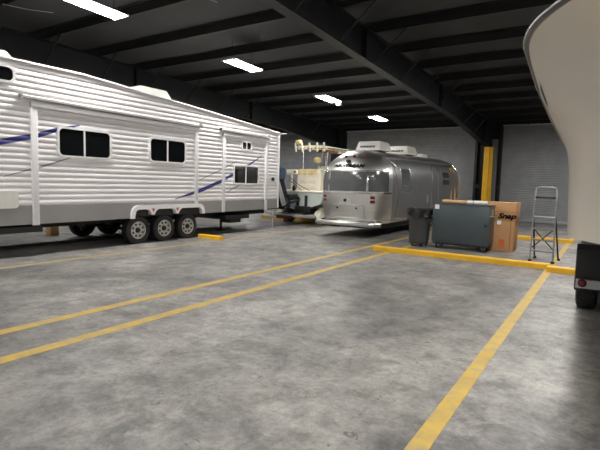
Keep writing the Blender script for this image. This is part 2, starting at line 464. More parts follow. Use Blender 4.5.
def swoosh(pl, name, m):
    bm = nb()
    for (ya, la, ha), (yb, lb, hb) in zip(pl, pl[1:]):
        nn = max(2, int((yb-ya)/.06))
        cols = [(ya+(yb-ya)*i/nn, la+(lb-la)*i/nn, ha+(hb-ha)*i/nn) for i in range(nn+1)]
        for c0, c1 in zip(cols, cols[1:]):
            zc = [z for z in zs if min(c0[1], c1[1])-.2 < z < max(c0[2], c1[2])+.2]
            for z0, z1 in zip(zc, zc[1:]):
                q = []
                for (y, lo, hi), zz in ((c0, z0), (c1, z0), (c1, z1), (c0, z1)):
                    zz = min(max(zz, lo), hi); q.append(Vector((RX+rprof(zz)+.003, y, zz)))
                ar = abs((q[0]-q[2]).cross(q[1]-q[3]).length)
                if ar < 1e-6: continue
                u = []
                for p in q:
                    if all((p-r).length > 1e-5 for r in u): u.append(p)
                if len(u) > 2: bm.faces.new([bm.verts.new(p) for p in u])
    obj(name, bm, m, rv, 0)
swoosh([(3.4, 1.93, 2.05), (4.25, 2.13, 2.24), (4.94, 2.32, 2.42), (5.3, 2.47, 2.555), (5.82, 2.66, 2.68)], 'swoosh_stripe', M['blue'])
swoosh([(8.43, 1.065, 1.08), (9.33, 1.24, 1.345), (10.2, 1.53, 1.625), (10.6, 1.70, 1.79), (11.42, 2.06, 2.13), (12.07, 2.405, 2.42)], 'swoosh_stripe', M['blue'])
swoosh([(9.2, 1.54, 1.555), (10.2, 1.89, 1.93), (10.86, 2.185, 2.195)], 'pinstripe', M['dgrey'])
swoosh([(10.43, 1.25, 1.262), (10.8, 1.375, 1.405), (11.1, 1.495, 1.505)], 'pinstripe', M['blue'])
swoosh([(4.3, 1.55, 1.562), (5.0, 1.74, 1.785), (5.8, 2.04, 2.05)], 'pinstripe', M['dgrey'])
def rvwin(y0, y1, z0, z1, mull, r=.09):
    bm = nb()
    frame_prism(bm, rrect(y0-.045, y1+.045, z0-.045, z1+.045, r+.03), rrect(y0, y1, z0, z1, r), 'x', RX-.03, RX+.03)
    for ym in mull: box(bm, RX-.02, RX+.026, ym-.018, ym+.018, z0, z1)
    w = obj('window', bm, M['gasket'], rv, 40)
    bm = nb(); prism(bm, rrect(y0-.005, y1+.005, z0-.005, z1+.005, r), 'x', RX-.02, RX+.012); obj('pane', bm, M['glass'], w, 40)
rvwin(5.36, 6.52, 2.02, 2.56, [5.91]); rvwin(7.64, 8.75, 2.03, 2.56, [8.17])
rvwin(10.73, 11.86, 1.53, 2.035, [11.26], .05); rvwin(11.08, 11.48, 2.575, 2.77, [11.28], .05); rvwin(3.9, 4.50, 3.32, 3.555, [4.2])
bm = nb(); prism(bm, rrect(3.55, 4.54, .955, 1.285, .06), 'x', RX-.02, RX+.022); obj('compartment_door', bm, M['acw'], rv, 40)
bm = nb(); prism(bm, rrect(12.62, 12.74, 1.62, 1.74, .03), 'x', RX-.02, RX+.03); obj('outlet_cover', bm, M['black'], rv)
# fender trim
def arc(y, z, r, a0, a1, n=6): return [(y+r*math.cos(math.radians(a0+(a1-a0)*i/n)), z+r*math.sin(math.radians(a0+(a1-a0)*i/n))) for i in range(n+1)]
top = [(7.06, .625)]+arc(7.26, .74, .2, 180, 90)+arc(9.28, .74, .2, 90, 0)+[(9.49, .66)]
low = [(9.38, .66)]+arc(9.26, .74, .11, 0, 90, 4)+[(8.64, .85), (8.56, .80), (8.53, .70), (8.43, .70), (8.40, .80), (8.32, .85), (7.86, .85), (7.78, .80), (7.75, .70), (7.65, .70), (7.62, .80), (7.54, .85)]+arc(7.28, .74, .11, 90, 180, 4)+[(7.17, .625)]
bm = nb(); prism(bm, top+low, 'x', RX-.1, RX+.05)
bmesh.ops.bevel(bm, geom=[e for e in bm.edges if all(v.co.x > RX for v in e.verts)], offset=.012, segments=2, affect='EDGES')
ft = obj('fender_trim', bm, M['rvtrim'], rv)
for y in (7.70, 8.48):
    bm = nb(); prism(bm, [(y-.05, .855), (y+.05, .855), (y, .765)], 'x', RX+.04, RX+.058); obj('reflector', bm, M['amber'], ft)
def wheel(par, x, y, r, w, s, rimr=None, white=True, hubz=None):
    """wheel with its axle along X, outer side towards s"""
    z = hubz or r; rimr = rimr or r*.62
    bm = nb(); h = w/2
    lathe(bm, [(rimr, -h*.9), (r*.82, -h), (r*.95, -h*.86), (r, -h*.62), (r, h*.62), (r*.95, h*.86), (r*.82, h), (rimr, h*.9)], (x, y, z), 'x', 40, False)
    for k in range(36):      # tread blocks
        a = k*2*PI/36
        for q in (-.45, 0, .45):
            a2 = a+q*.1; cy, cz = y+math.cos(a2)*(r-.004), z+math.sin(a2)*(r-.004)
            t = bmesh.new(); bmesh.ops.create_cube(t, size=1.)
            for v in t.verts:
                p = Vector((v.co.x*w*.22, v.co.y*.02, v.co.z*.04)); p.rotate(Matrix.Rotation(a2, 3, 'X'))
                v.co = p+Vector((x+q*w*.62, cy, cz))
            me = bpy.data.meshes.new('t'); t.to_mesh(me); t.free(); bm.from_mesh(me); bpy.data.meshes.remove(me)
    wh = obj('wheel', bm, M['rubber'], par)
    bm = nb(); o = s*h*.9
    lathe(bm, [(rimr*1.03, o+s*.005), (rimr*.93, o+s*.008), (rimr*.88, o-s*.035), (rimr*.55, o-s*.012), (rimr*.34, o-s*.02), (rimr*.34, o-s*.09), (.001, o-s*.09)], (x, y, z), 'x', 32, False)
    n0 = len(bm.faces)
    if white:
        for k in range(8):
            a = (k+.5)*PI/4; lathe(bm, [(.0001, s*.016), (rimr*.12, s*.016), (rimr*.12, -s*.01)], (x+o-s*.021, y+math.cos(a)*rimr*.70, z+math.sin(a)*rimr*.70), 'x', 12)
    bm.faces.ensure_lookup_table()
    for f in bm.faces[n0:]: f.material_index = 1
    rm = obj('rim', bm, [M['rim'] if white else M['black'], M['black']], wh, 30)
    return wh, o, rimr, z
def wheel_detail(wh, x, y, z, o, rimr, s):
    bm = nb(); lathe(bm, [(rimr*.33, -s*.05), (rimr*.31, s*.01), (rimr*.2, s*.045), (.001, s*.05)], (x+o-s*.02, y, z), 'x', 16); obj('hub', bm, M['black'], wh)
for y in (7.31, 8.11, 8.91):
    wh, o, rr, z = wheel(rv, RX-.13, y, .335, .23, 1); wheel_detail(wh, RX-.13, y, z, o, rr, 1)
    wheel(rv, -11.72, y-.02, .335, .23, -1)
bm = nb()
for y in (7.31, 8.11, 8.91): tube(bm, [(-11.6, y, .335), (-9.7, y, .335)], .04)
obj('axles', bm, M['dark'], rv)
def acunit(par, x, y, z, lx, ly, hh, m=None, name='air_conditioner'):
    bm = nb(); n = 12
    rings = [(1., 0), (1., .18), (.97, .3), (.84, .9), (.79, 1.)]
    V = []
    for s, t in rings:
        V.append([bm.verts.new((x+u*s if abs(u) else x, y+v*s, z+t*hh)) for u, v in rrect(-lx/2, lx/2, -ly/2, ly/2, min(lx, ly)*.09, 4)])
    nn = len(V[0])
    for A, B in zip(V, V[1:]):
        for k in range(nn): bm.faces.new((A[k], A[(k+1) % nn], B[(k+1) % nn], B[k]))
    bm.faces.new(V[0]); bm.faces.new(V[-1])
    n0 = len(bm.faces)
    for k in range(5): box(bm, x-lx*.3+lx*.12*k, x-lx*.3+lx*.12*k+lx*.09, y-ly*.505, y-ly*.44, z+hh*.3, z+hh*.5)
    bm.faces.ensure_lookup_table()
    for f in bm.faces[n0:]: f.material_index = 1
    return obj(name, bm, [m or M['acw'], M['acs']], par, 40)
acunit(rv, -9.95, 8.0, 3.62, .7, 1.0, .22); acunit(rv, -9.95, 4.1, 3.74, .7, 1.1, .17)
bm = nb(); box(bm, -10.25, -9.65, 7.55, 8.45, 3.54, 3.63); obj('roof_curb', bm, M['acw'], rv)
bm = nb(); box(bm, -12.55, -12.3, 6.75, 6.98, 0, .26, .01)
tag(own(obj('wood_block', bm, M['wood'])), 'pale wooden block on the floor beneath the white travel trailer', 'block')

# ------------------------------------------------------------------ silver trailer
AX, AY0, AY1 = -6.47, 12.42, 21.4
PE, DE = 2.7, .85
at = thing('camper_trailer', (AX, 16.8, 0), 'rounded silver aluminium camper trailer with wraparound rear windows', 'trailer')
ZT, ZS = 2.68, 1.68
def aw(z):
    if z <= ZS: return interp([(.45, 1.04), (.7, 1.085), (1.1, 1.1)], z)
    t = min(1., (z-ZS)/(ZT-ZS)); return 1.1*max(0, 1-t**2.35)**(1/2.35)
def ae(z):
    if z <= ZS: return interp([(.45, .06), (.8, .02), (1.2, 0)], z)
    t = min(1., (z-ZS)/(ZT-ZS)); return 1.0*(1-max(0, 1-t**2.2)**(1/2.2))
def shear(p): p.z += .016*(p.y-15)*min(1, max(0, (p.z-.3)/1.2)); return p
def arear(th, z, front=False):
    w = aw(z); s, c = math.sin(th), math.cos(th)
    x = w*math.copysign(abs(s)**(2/PE), s); d = DE*(1-abs(c)**(2/PE))*min(1, w/.6)
    y = (AY1-ae(z)-d) if front else (AY0+ae(z)+d)
    return shear(Vector((AX+x, y, z)))
def aring(z):
    out = [arear(t, z) for t in lsp(-PI/2, PI/2, 41)]
    yl = [out[-1].y, arear(PI/2, z, True).y]
    a, b = AY0+ae(z)+DE*min(1, aw(z)/.6), AY1-ae(z)-DE*min(1, aw(z)/.6)
    right = [shear(Vector((AX+aw(z), y, z))) for y in lsp(a, b, 14)[1:-1]]
    fr = [arear(t, z, True) for t in lsp(PI/2, -PI/2, 31)]
    left = [shear(Vector((AX-aw(z), y, z))) for y in lsp(b, a, 14)[1:-1]]
    return out+right+fr+left
zr = lsp(.45, ZS, 10)+[ZS+(ZT-ZS)*math.sin(PI/2*i/18) for i in range(1, 18)]+[ZS+(ZT-ZS)*.9985]
bm = nb(); V = [[bm.verts.new(p) for p in aring(z)] for z in zr]; nn = len(V[0])
for A, B in zip(V, V[1:]):
    for k in range(nn):
        f = bm.faces.new((A[k], A[(k+1) % nn], B[(k+1) % nn], B[k]))
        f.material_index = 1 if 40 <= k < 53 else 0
bm.faces.new(V[0]); bm.faces.new(V[-1])
obj('shell', bm, [M['alu'], M['alus']], at, 50)
def nrm(fn, u, v, e=.002):
    n = (fn(u+e, v)-fn(u-e, v)).cross(fn(u, v+e)-fn(u, v-e)); return n.normalized()
def patch(bm, fn, us, vs, off, out):
    def F(u, v):
        n = nrm(fn, u, v)
        if n.dot(out) < 0: n = -n
        return fn(u, v)+n*off
    grid(bm, F, us, vs)
    # rim back into the skin
    return bm
def solid(bm, depth, c):
    r = bmesh.ops.solidify(bm, geom=bm.faces[:], thickness=depth); return bm
OR = Vector((0, -1, .15))
def th_of(x, z): 
    q = max(-1, min(1, x/aw(z))); return math.copysign(math.asin(abs(q)**(PE/2)), q)
def rearx(x, z): return arear(th_of(x, z), z)
def apatch(name, th0, th1, z0, z1, off, m, par=at, n=10, nz=8, fn=arear, out=OR, thick=.02):
    bm = nb(); patch(bm, fn, lsp(th0, th1, n), lsp(z0, z1, nz), off, out)
    bmesh.ops.recalc_face_normals(bm, faces=bm.faces[:])
    if bm.faces and bm.faces[0].normal.dot(out) < 0: bmesh.ops.reverse_faces(bm, faces=bm.faces[:])
    solid(bm, thick, None)
    return obj(name, bm, m, par, 40)
TA, TB, TC = th_of(.60, 1.6), th_of(.66, 1.6), math.radians(78)
for a, b in ((-TA, TA), (TB, TC), (-TC, -TB)):
    w = apatch('rear_window', a, b, 1.42, 2.0, .012, M['aglass'])
for a in (-(TA+TB)/2, (TA+TB)/2):
    apatch('window_bar', a-.03, a+.03, 1.38, 2.04, .022, M['chrome'], n=3)
apatch('belt_trim', -math.radians(88), math.radians(88), 1.355, 1.40, .02, M['chrome'], n=40, nz=3)
apatch('window_header', -math.radians(82), math.radians(82), 2.01, 2.035, .016, M['chrome'], n=40, nz=3)
apatch('lower_trim', -math.radians(88), math.radians(88), .50, .545, .02, M['chrome'], n=40, nz=3)
apatch('rear_hatch', th_of(-.58, .8), th_of(.55, .8), .60, 1.0, .012, M['alu'])
hb = nb()
for (xa, za), (xb, zb2) in (((-.58, .60), (-.58, 1.0)), ((.55, .60), (.55, 1.0)), ((-.58, 1.0), (.55, 1.0)), ((-.58, .6), (.55, .6))):
    tube(hb, [rearx(xa+(xb-xa)*i/8, za+(zb2-za)*i/8)+Vector((0, -.016, 0)) for i in range(9)], .009, 6)
obj('hatch_seam', hb, M['chrome'], at)
for x in (-.30, .33):
    bm = nb(); lathe(bm, [(.0001, -.03), (.03, -.03), (.035, -.0)], rearx(x, .9), 'y', 14); obj('latch', bm, M['black'], at)
apatch('licence_plate', th_of(-.18, 1.1), th_of(.13, 1.1), .99, 1.16, .02, M['pale'], n=4, nz=4)
bm = nb(); lathe(bm, [(.0001, -.05), (.045, -.05), (.05, -.0)], rearx(-.03, 1.14), 'y', 16); obj('plate_lamp', bm, M['black'], at)
for x in (-.80, .78):
    for z in (1.24, 1.12):
        a = th_of(x, z); bm = nb()
        apatch('tail_lamp', a-.075, a+.075, z-.04, z+.04, .03, M['red'], n=5, nz=4)
    apatch('lamp_bezel', th_of(x, 1.18)-.09, th_of(x, 1.18)+.09, 1.06, 1.30, .015, M['chrome'], n=5, nz=4)
for x in (-.22, .07, .36):
    z = 2.45; p = rearx(x, z); bm = nb(); lathe(bm, [(.045, .02), (.04, -.05), (.001, -.07)], p, 'y', 12); obj('marker_lamp', bm, M['red'], at)
bm = nb(); lathe(bm, [(.06, .05), (.055, -.07), (.001, -.09)], rearx(-.05, 2.30), 'y', 14); obj('rear_camera', bm, M['black'], at)
tb = text_mesh('AIRSTREAM', .13, .25, .006)
wd = max(v.co.x for v in tb.verts)
for v in tb.verts:
    x = -.02+v.co.x/wd*.52; z = 2.12+v.co.y
    n = nrm(arear, th_of(x, z), z)
    if n.dot(OR) < 0: n = -n
    v.co = rearx(x, z)+n*.022
obj('nameplate_lettering', tb, M['ink'], at, 0)
# bumper
bm = nb()
tube(bm, [(AX-1.0, 12.62, .43), (AX-.93, 12.34, .43), (AX-.85, 12.26, .43), (AX+.85, 12.26, .43), (AX+.93, 12.34, .43), (AX+1.0, 12.62, .43)], .075, 10)
for v in bm.verts: v.co.z = .43+(v.co.z-.43)*.95
obj('bumper', bm, M['alu'], at)
bm = nb(); box(bm, AX-.9, AX+.9, 12.55, 21., .3, .47); box(bm, AX-.5, AX-.2, 12.4, 12.7, .3, .42); obj('chassis', bm, M['dark'], at)
# right side
def aside(y, z): return shear(Vector((AX+aw(z), y, z)))
OS = Vector((1, 0, .1))
apatch('side_window', 13.95, 14.75, 1.40, 2.13, .012, M['aglass'], fn=aside, out=OS)
bm = nb()
for y in (13.95, 14.75): tube(bm, [aside(y, z)+Vector((.015, 0, 0)) for z in lsp(1.40, 2.13, 6)], .018, 6)
for z in (1.40, 1.60, 2.13): tube(bm, [aside(y, z)+Vector((.015, 0, 0)) for y in (13.95, 14.75)], .018, 6)
obj('window_frame', bm, M['chrome'], at)
for z0, z1 in ((1.88, 2.08), (1.60, 1.80)): apatch('front_window', 18.35, 19.15, z0, z1, .012, M['glass'], fn=aside, out=OS, n=4, nz=4)
apatch('side_rail', 13.2, 20.6, .50, .56, .02, M['chrome'], fn=aside, out=OS, n=20, nz=3)
bm = nb()
dr = [(17.05, .6)]+[(17.05, z) for z in lsp(.8, 2.0, 5)]+[(17.45-.4*math.cos(a), 2.0+.32*math.sin(a)) for a in lsp(.3, PI-.3, 7)]+[(17.85, z) for z in lsp(2.0, .6, 6)]
tube(bm, [aside(y, z)+Vector((.012, 0, 0)) for y, z in dr], .02, 6); obj('entry_door_frame', bm, M['chrome'], at)
bm = nb(); tube(bm, [aside(16.5, 1.0)+Vector((.03, 0, 0)), aside(16.5, 1.25)+Vector((.03, 0, 0))], .02, 6); obj('grab_handle', bm, M['pale'], at)
bm = nb(); tube(bm, [aside(y, 2.44)+Vector((.05, 0, .0)) for y in lsp(13.2, 20.3, 12)], .04, 10); obj('awning_roll', bm, M['alus'], at)
bm = nb(); tube(bm, [aside(13.15, 2.46)+Vector((.05, 0, 0)), aside(13.55, 2.22)+Vector((.05, 0, 0)), aside(13.6, 1.2)+Vector((.03, 0, 0)), aside(13.6, .62)+Vector((.02, 0, 0))], .028, 8); obj('awning_arm', bm, M['chrome'], at)
bm = nb(); tube(bm, [aside(20.35, 2.44)+Vector((.05, 0, 0)), aside(20.45, 2.15)+Vector((.05, 0, 0)), aside(20.45, .62)+Vector((.03, 0, 0))], .022, 8); obj('awning_arm', bm, M['chrome'], at)
bm = nb(); tube(bm, [aside(19.65, 2.3)+Vector((.05, 0, 0)), aside(19.6, .62)+Vector((.05, 0, 0))], .05, 8); tube(bm, [aside(20.05, 2.3)+Vector((.05, 0, 0)), aside(20.2, .62)+Vector((.05, 0, 0))], .06, 8); obj('tan_reflection', bm, M['tubec'], at)  # tan bars standing in for the yellow post mirrored in the shell
acunit(at, AX+.04, 14.15, 2.67, .88, .95, .29); acunit(at, AX+.04, 16.6, 2.70, .9, 1.0, .30)
bm = nb(); box(bm, AX-.2, AX+.3, 18.2, 18.8, 2.68, 2.86, .04); obj('roof_vent', bm, M['acw'], at)
for x, s in ((AX-.85, -1), (AX+.85, 1)):
    for y in (16.4, 17.3): wheel(at, x, y, .36, .22, s)
bm = nb(); tube(bm, [(AX, 20.8, .5), (AX, 22.6, .5)], .05); tube(bm, [(AX, 22.3, .7), (AX, 22.3, .02)], .04); box(bm, AX-.1, AX+.1, 22.2, 22.4, 0, .03); obj('tow_tongue', bm, M['dark'], at)

# ------------------------------------------------------------------ fishing boat behind
BX = -9.8
fb = thing('fishing_boat', (BX, 17.5, 0), 'cream centre console fishing boat with outboard motor, between the two trailers', 'boat')
def fboat(y, u):
    s = max(0, (y-18.5)/3.3); w = 1.16*(1-s**2.2); zt = 1.24+.25*s; zk = .55+.35*s*s
    prof = [(0, zk), (.55, zk+.14), (.9, zk+.27), (.97, zk+.45), (1., zt)]
    i = min(3, int(abs(u)*4)); f = abs(u)*4-i
    x = prof[i][0]+(prof[i+1][0]-prof[i][0])*f; z = prof[i][1]+(prof[i+1][1]-prof[i][1])*f
    return Vector((BX+math.copysign(x*w, u), y, z))
bm = nb(); V = grid(bm, fboat, [14.75]+lsp(15.5, 21.7, 14), lsp(-1, 1, 17)); bm.faces.new(V[0])
obj('hull', bm, M['gelt'], fb, 40)
bm = nb(); V = [bm.verts.new(p) for p in [fboat(y, -1)-Vector((0, 0, .01)) for y in lsp(14.76, 21.6, 12)]+[fboat(y, 1)-Vector((0, 0, .01)) for y in lsp(21.6, 14.76, 12)]]; bm.faces.new(V)
obj('deck', bm, M['gelw'], fb, 0)
bm = nb()
for s in (-1, 1): tube(bm, [fboat(y, s)+Vector((0, 0, .02)) for y in lsp(14.75, 21.6, 14)], .045, 8)
tube(bm, [(BX-1.16, 14.75, 1.26), (BX+1.16, 14.75, 1.26)], .045, 8); obj('gunwale', bm, M['gelw'], fb)
bm = nb(); prism(bm, [(-.52, 1.2), (.62, 1.2), (.58, 1.95), (.52, 2.12), (-.42, 2.12), (-.48, 1.95)], 'y', 15.5, 16.0)
for v in bm.verts: v.co.x += BX
bmesh.ops.bevel(bm, geom=bm.edges[:], offset=.03, segments=2, affect='EDGES'); ls = obj('leaning_post', bm, M['gelw'], fb)
bm = nb()
for x in (-.38, -.13, .12, .36): box(bm, BX+x-.1, BX+x+.1, 15.47, 15.52, 1.9, 2.1, .02)
obj('rod_holder', bm, M['cream'], ls)
for x in (-.2, .22):
    for z in (1.45, 1.7):
        bm = nb(); box(bm, BX+x-.16, BX+x+.16, 15.485, 15.5, z-.09, z+.09, .005); lg = obj('locker_lid', bm, M['gelw'], ls)
bm = nb(); box(bm, BX-.42, BX+.42, 16.9, 17.5, 1.2, 2.3, .06); obj('console', bm, M['gelw'], fb)
bm = nb()
for x, y in ((-.55, 15.7), (.5, 15.7), (-.52, 17.4), (.52, 17.4)):
    tube(bm, [(BX+.2+x, y, 1.2), (BX+.2+x*1.02, y+.02, 2.2), (BX+.2+x*1.06, y+.05, 2.86)], .025, 8)
for s in (-1, 1): tube(bm, [(BX+.2-.72*s, 15.35, 2.9), (BX+.2-.74*s, 16.5, 2.92), (BX+.2-.7*s, 17.9, 2.88)], .03, 8)
for y in (15.35, 16.2, 17.0, 17.9): tube(bm, [(BX+.2-.75, y, 2.9), (BX+.2+.75, y, 2.9)], .028, 8)
tube(bm, [(BX+.2+.3, 15.6, 2.2), (BX+.2+.45, 15.5, 2.85)], .02); obj('top_frame', bm, M['steelr'], fb)
bm = nb()
grid(bm, lambda u, v: Vector((BX+.2+u*.78, v, 2.97+.05*(1-u*u))), lsp(-1, 1, 7), lsp(15.3, 18.0, 5))
bmesh.ops.solidify(bm, geom=bm.faces[:], thickness=.07); obj('hardtop', bm, M['canvas'], fb)
for i, x in enumerate((-.62, -.32, .02, .36, .66)):
    bm = nb(); tube(bm, [(BX+.2+x, 15.26, 2.78), (BX+.2+x, 15.2, 3.1)], .038, 8); obj('rocket_rod_holder', bm, M['canvas'], fb)
bm = nb(); box(bm, BX+.2+.1, BX+.2+.55, 15.6, 16.6, 2.78, 2.88, .04); obj('stowed_gear', bm, M['rope'], fb)
bm = nb(); tube(bm, [(BX+.2-.52, 15.3, 2.95), (BX+.2-.52, 15.3, 3.1)], .02); box(bm, BX+.2-.62, BX+.2-.42, 15.2, 15.4, 3.08, 3.22, .02); obj('deck_light', bm, M['cream'], fb)
bm = nb(); lathe(bm, [(.02, 0), (.15, .05), (.16, .16), (.1, .24), (.001, .25)], (BX+.25, 15.8, 2.35), 'z', 20); obj('dome_antenna', bm, M['cream'], fb)
bm = nb(); tube(bm, [(BX+.25, 15.8, 2.1), (BX+.25, 15.8, 2.36)], .025); obj('antenna_stem', bm, M['steelr'], fb)
bm = nb(); box(bm, BX-.62, BX-.12, 14.9, 15.0, 1.90, 2.08, .04); box(bm, BX-.4, BX-.34, 14.92, 14.98, 1.25, 1.92); sp = obj('rigging_float', bm, M['gelw'], fb)
bm = nb(); box(bm, BX-.24, BX-.16, 14.885, 14.91, 1.96, 2.03); obj('float_hole', bm, M['black'], sp)
bm = nb(); lathe(bm, [(.04, 0), (.07, .06), (.07, .14), (.03, .2)], (BX-.1, 14.72, 1.28), 'z', 12); obj('cleat_bag', bm, M['black'], fb)
bm = nb(); box(bm, BX+.05, BX+.14, 14.66, 14.76, .55, 1.05, .01); box(bm, BX+.42, BX+.5, 14.66, 14.76, .5, 1.12, .01); box(bm, BX+.0, BX+.65, 14.64, 14.76, .5, .72, .02); obj('trim_tab', bm, M['black'], fb)
# outboard, tilted up
om = nb()
prism(om, [(-10.28, 1.72), (-10.3, 2.08), (-10.2, 2.2), (-10.05, 2.16), (-9.96, 1.95), (-10.0, 1.65)], 'y', 13.85, 14.3)
bmesh.ops.bevel(om, geom=om.edges[:], offset=.04, segments=3, affect='EDGES'); mo = obj('outboard_cowl', om, M['motorb'], fb)
bm = nb(); prism(bm, [(-10.25, 1.75), (-10.05, 1.75), (-9.68, .72), (-9.75, .6), (-10.2, .62), (-10.3, .9)], 'y', 13.8, 14.25)
bmesh.ops.bevel(bm, geom=bm.edges[:], offset=.04, segments=2, affect='EDGES'); obj('outboard_leg', bm, M['motor'], fb)
bm = nb(); tube(bm, [(BX-.28, 13.7, 1.9), (BX-.08, 13.7, 1.35), (BX+.14, 13.7, .75)], .055, 8); tube(bm, [(BX-.2, 13.7, 1.92), (BX+.02, 13.7, 1.35), (BX+.22, 13.7, .8)], .03, 8)
obj('tilt_bracket', bm, M['bracket'], fb)
bm = nb(); tube(bm, [(BX+.05, 14.2, .85), (BX+.12, 14.75, .95)], .06); box(bm, BX-.2, BX+.06, 14.2, 14.76, .9, 1.15, .03); obj('engine_mount', bm, M['black'], fb)
bm = nb(); tube(bm, [(BX+.15, 14.0, 1.8), (BX+.4, 14.3, 1.5), (BX+.55, 14.8, 1.3)], .012); tube(bm, [(BX+.15, 14.0, 1.7), (BX+.3, 14.4, 1.42), (BX+.2, 14.8, 1.3)], .012); obj('rigging_hose', bm, M['black'], fb)
# its trailer
ft2 = thing('boat_trailer', (BX, 17.5, 0), 'low boat trailer with white fenders carrying the fishing boat', 'trailer')
bm = nb()
for s in (-1, 1):
    tube(bm, [(BX+s*.75, 14.3, .38), (BX+s*.75, 20.5, .42), (BX, 22.6, .45)], .05, 6)
tube(bm, [(BX-.95, 14.35, .36), (BX+1.1, 14.35, .36)], .06, 6); tube(bm, [(BX-.95, 17.5, .33), (BX+.95, 17.5, .33)], .05, 6)
tube(bm, [(BX, 22.4, .5), (BX, 22.4, .0)], .04, 6)
obj('frame', bm, M['galv'], ft2)
for s in (-1, 1):
    bm = nb(); box(bm, BX+s*.5-.06, BX+s*.5+.06, 14.8, 20, .42, .60 if s else 0); obj('bunk', bm, M['dark'], ft2)
    bm = nb(); prism(bm, [(14.75, .30), (14.95, .52), (15.3, .66), (17.2, .66), (17.5, .55), (17.6, .3)], 'x', BX+s*.86-.13, BX+s*.86+.13); obj('fender', bm, M['gelw'], ft2)
    for y in (15.6, 16.9): wheel(ft2, BX+s*.86, y, .29, .2, s)
bm = nb(); box(bm, BX-.6, BX+.15, 14.25, 14.33, .24, .36, .02); box(bm, BX-.2, BX+.0, 14.2, 14.3, .12, .34, .02); obj('tail_board', bm, M['maroon'], ft2)
bm = nb(); tube(bm, [(BX-1.0, 14.0, .34), (BX-.5, 14.15, .28)], .05); obj('guide_post', bm, M['gelw'], ft2)

# ------------------------------------------------------------------ big boat at right
HX = .95
bb = thing('motor_boat', (HX, 6., 0), 'large beige motor boat hull with dark rub rail filling the right edge', 'boat')
def hull(s, u):
    """s: 0 stem..1 full beam..2 stern, u: 0 chine..1 sheer (left side)"""
    k = u**2.6
    yf = 6.0-.75*u-2.19*u**18; y0 = 4.45+(1.62-4.45)*k
    bmx = 1.285+.1*u**10
    if s <= 1: hw = bmx*math.sqrt(max(0, 1-(1-s)**2)); y = y0+(yf-y0)*s
    else: hw = bmx; y = yf+(13.0-yf)*(s-1)
    zs_ = interp([(1.6, 2.36), (2.3, 2.37), (2.7, 2.375), (3.06, 2.36), (3.3, 2.31), (3.8, 2.235), (5.03, 2.156), (6.5, 2.08), (13, 1.95)], y)
    zc = 1.12
    zs0 = zs_
    return Vector((HX-hw, y, zc+(zs0-zc)*u))
ss = [1-math.cos(PI/2*i/28) for i in range(29)]+[1.05, 1.15, 1.3, 1.5, 1.75, 2.]
us = [1-(1-q)**1.8 for q in lsp(0, 1, 36)]
bm = nb()
V = grid(bm, lambda s, u: hull(s, u), ss, us)
mir = lambda p: Vector((2*HX-p.x, p.y, p.z))
V2 = grid(bm, lambda s, u: mir(hull(s, u)), ss, us)
bmesh.ops.remove_doubles(bm, verts=bm.verts[:], dist=.0005)
hb_ = obj('hull', bm, M['gel'], bb, 60)
bm = nb()    # bottom
grid(bm, lambda s, t: Vector((HX+(hull(s, 0).x-HX)*t, hull(s, 0).y, hull(s, 0).z-.10*(1-abs(t))*min(1, s*1.2))), ss[1:], lsp(-1, 1, 9))
obj('hull_bottom', bm, M['gel'], bb, 40)
bm = nb()
L_ = [hull(s, 1) for s in ss]; path = [mir(p) for p in reversed(L_)][:-1]+L_
tube(bm, [p+Vector((0, 0, .01)) for p in path], .017, 10); rr_ = obj('rub_rail', bm, M['rail'], bb)
bm = nb(); tube(bm, [p+Vector((-.013 if p.x < HX else .013, -.006, .012)) for p in path], .008, 8); obj('rail_insert', bm, M['steelr'], rr_)
bm = nb(); bm.faces.new([bm.verts.new(p+Vector((0, 0, .03))) for p in path]); obj('deck', bm, M['gel'], bb, 0)
bm = nb(); box(bm, .2, 1.7, 7.5, 9.5, 1.95, 2.9, .15, 4); obj('cabin', bm, M['gel'], bb)
bm = nb(); box(bm, HX-1.25, HX+1.25, 12.97, 13.03, 1.1, 1.95); obj('transom', bm, M['gel'], bb)
tr = thing('boat_trailer', (HX, 7.4, 0), 'black fendered boat trailer with round red lamp under the beige hull', 'trailer')
bm = nb(); prism(bm, [(6.92, .38), (6.92, .86), (6.97, .915), (7.1, .88), (7.3, .82), (8.9, .82), (9.1, .76), (9.2, .3), (9.1, .3), (9.05, .74), (7.1, .74), (7.04, .30)], 'x', -.268, .06)
box(bm, -.268, .26, 6.9, 7.0, .36, .84, .03); obj('fender', bm, M['black'], tr)
bm = nb(); box(bm, -.25, 2.2, 6.84, 6.9, .365, .475, .008); cb = obj('light_bar', bm, M['galv'], tr)
bm = nb(); lathe(bm, [(.05, 0), (.05, -.03), (.042, -.034)], (-.178, 6.84, .435), 'y', 20); obj('lamp_bezel', bm, M['black'], cb)
bm = nb(); lathe(bm, [(.041, -.03), (.03, -.045), (.001, -.05)], (-.178, 6.84, .435), 'y', 20); obj('red_lamp', bm, M['red'], cb)
for x, s in ((-.13, -1), (2.03, 1)):
    for y in (7.48, 8.5): wheel(tr, x, y, .36, .25, s, white=False)
bm = nb(); box(bm, .2, .32, 4.2, 12, .42, .55); box(bm, 1.58, 1.7, 4.2, 12, .42, .55); tube(bm, [(-.1, 7.48, .36), (2, 7.48, .36)], .05); tube(bm, [(-.1, 8.5, .36), (2, 8.5, .36)], .05)
box(bm, HX-.06, HX+.06, 2.2, 5, .42, .55); box(bm, .2, 1.7, 4.2, 4.35, .42, .55); tube(bm, [(HX, 2.4, .5), (HX, 2.4, 0)], .04)
obj('frame', bm, M['galv'], tr)
for x in (.72, 1.18):
    bm = nb(); box(bm, x-.07, x+.07, 5.6, 12.5, .55, 1.018); obj('bunk', bm, M['dark'], tr)
bm = nb()   # registration decal under the flare
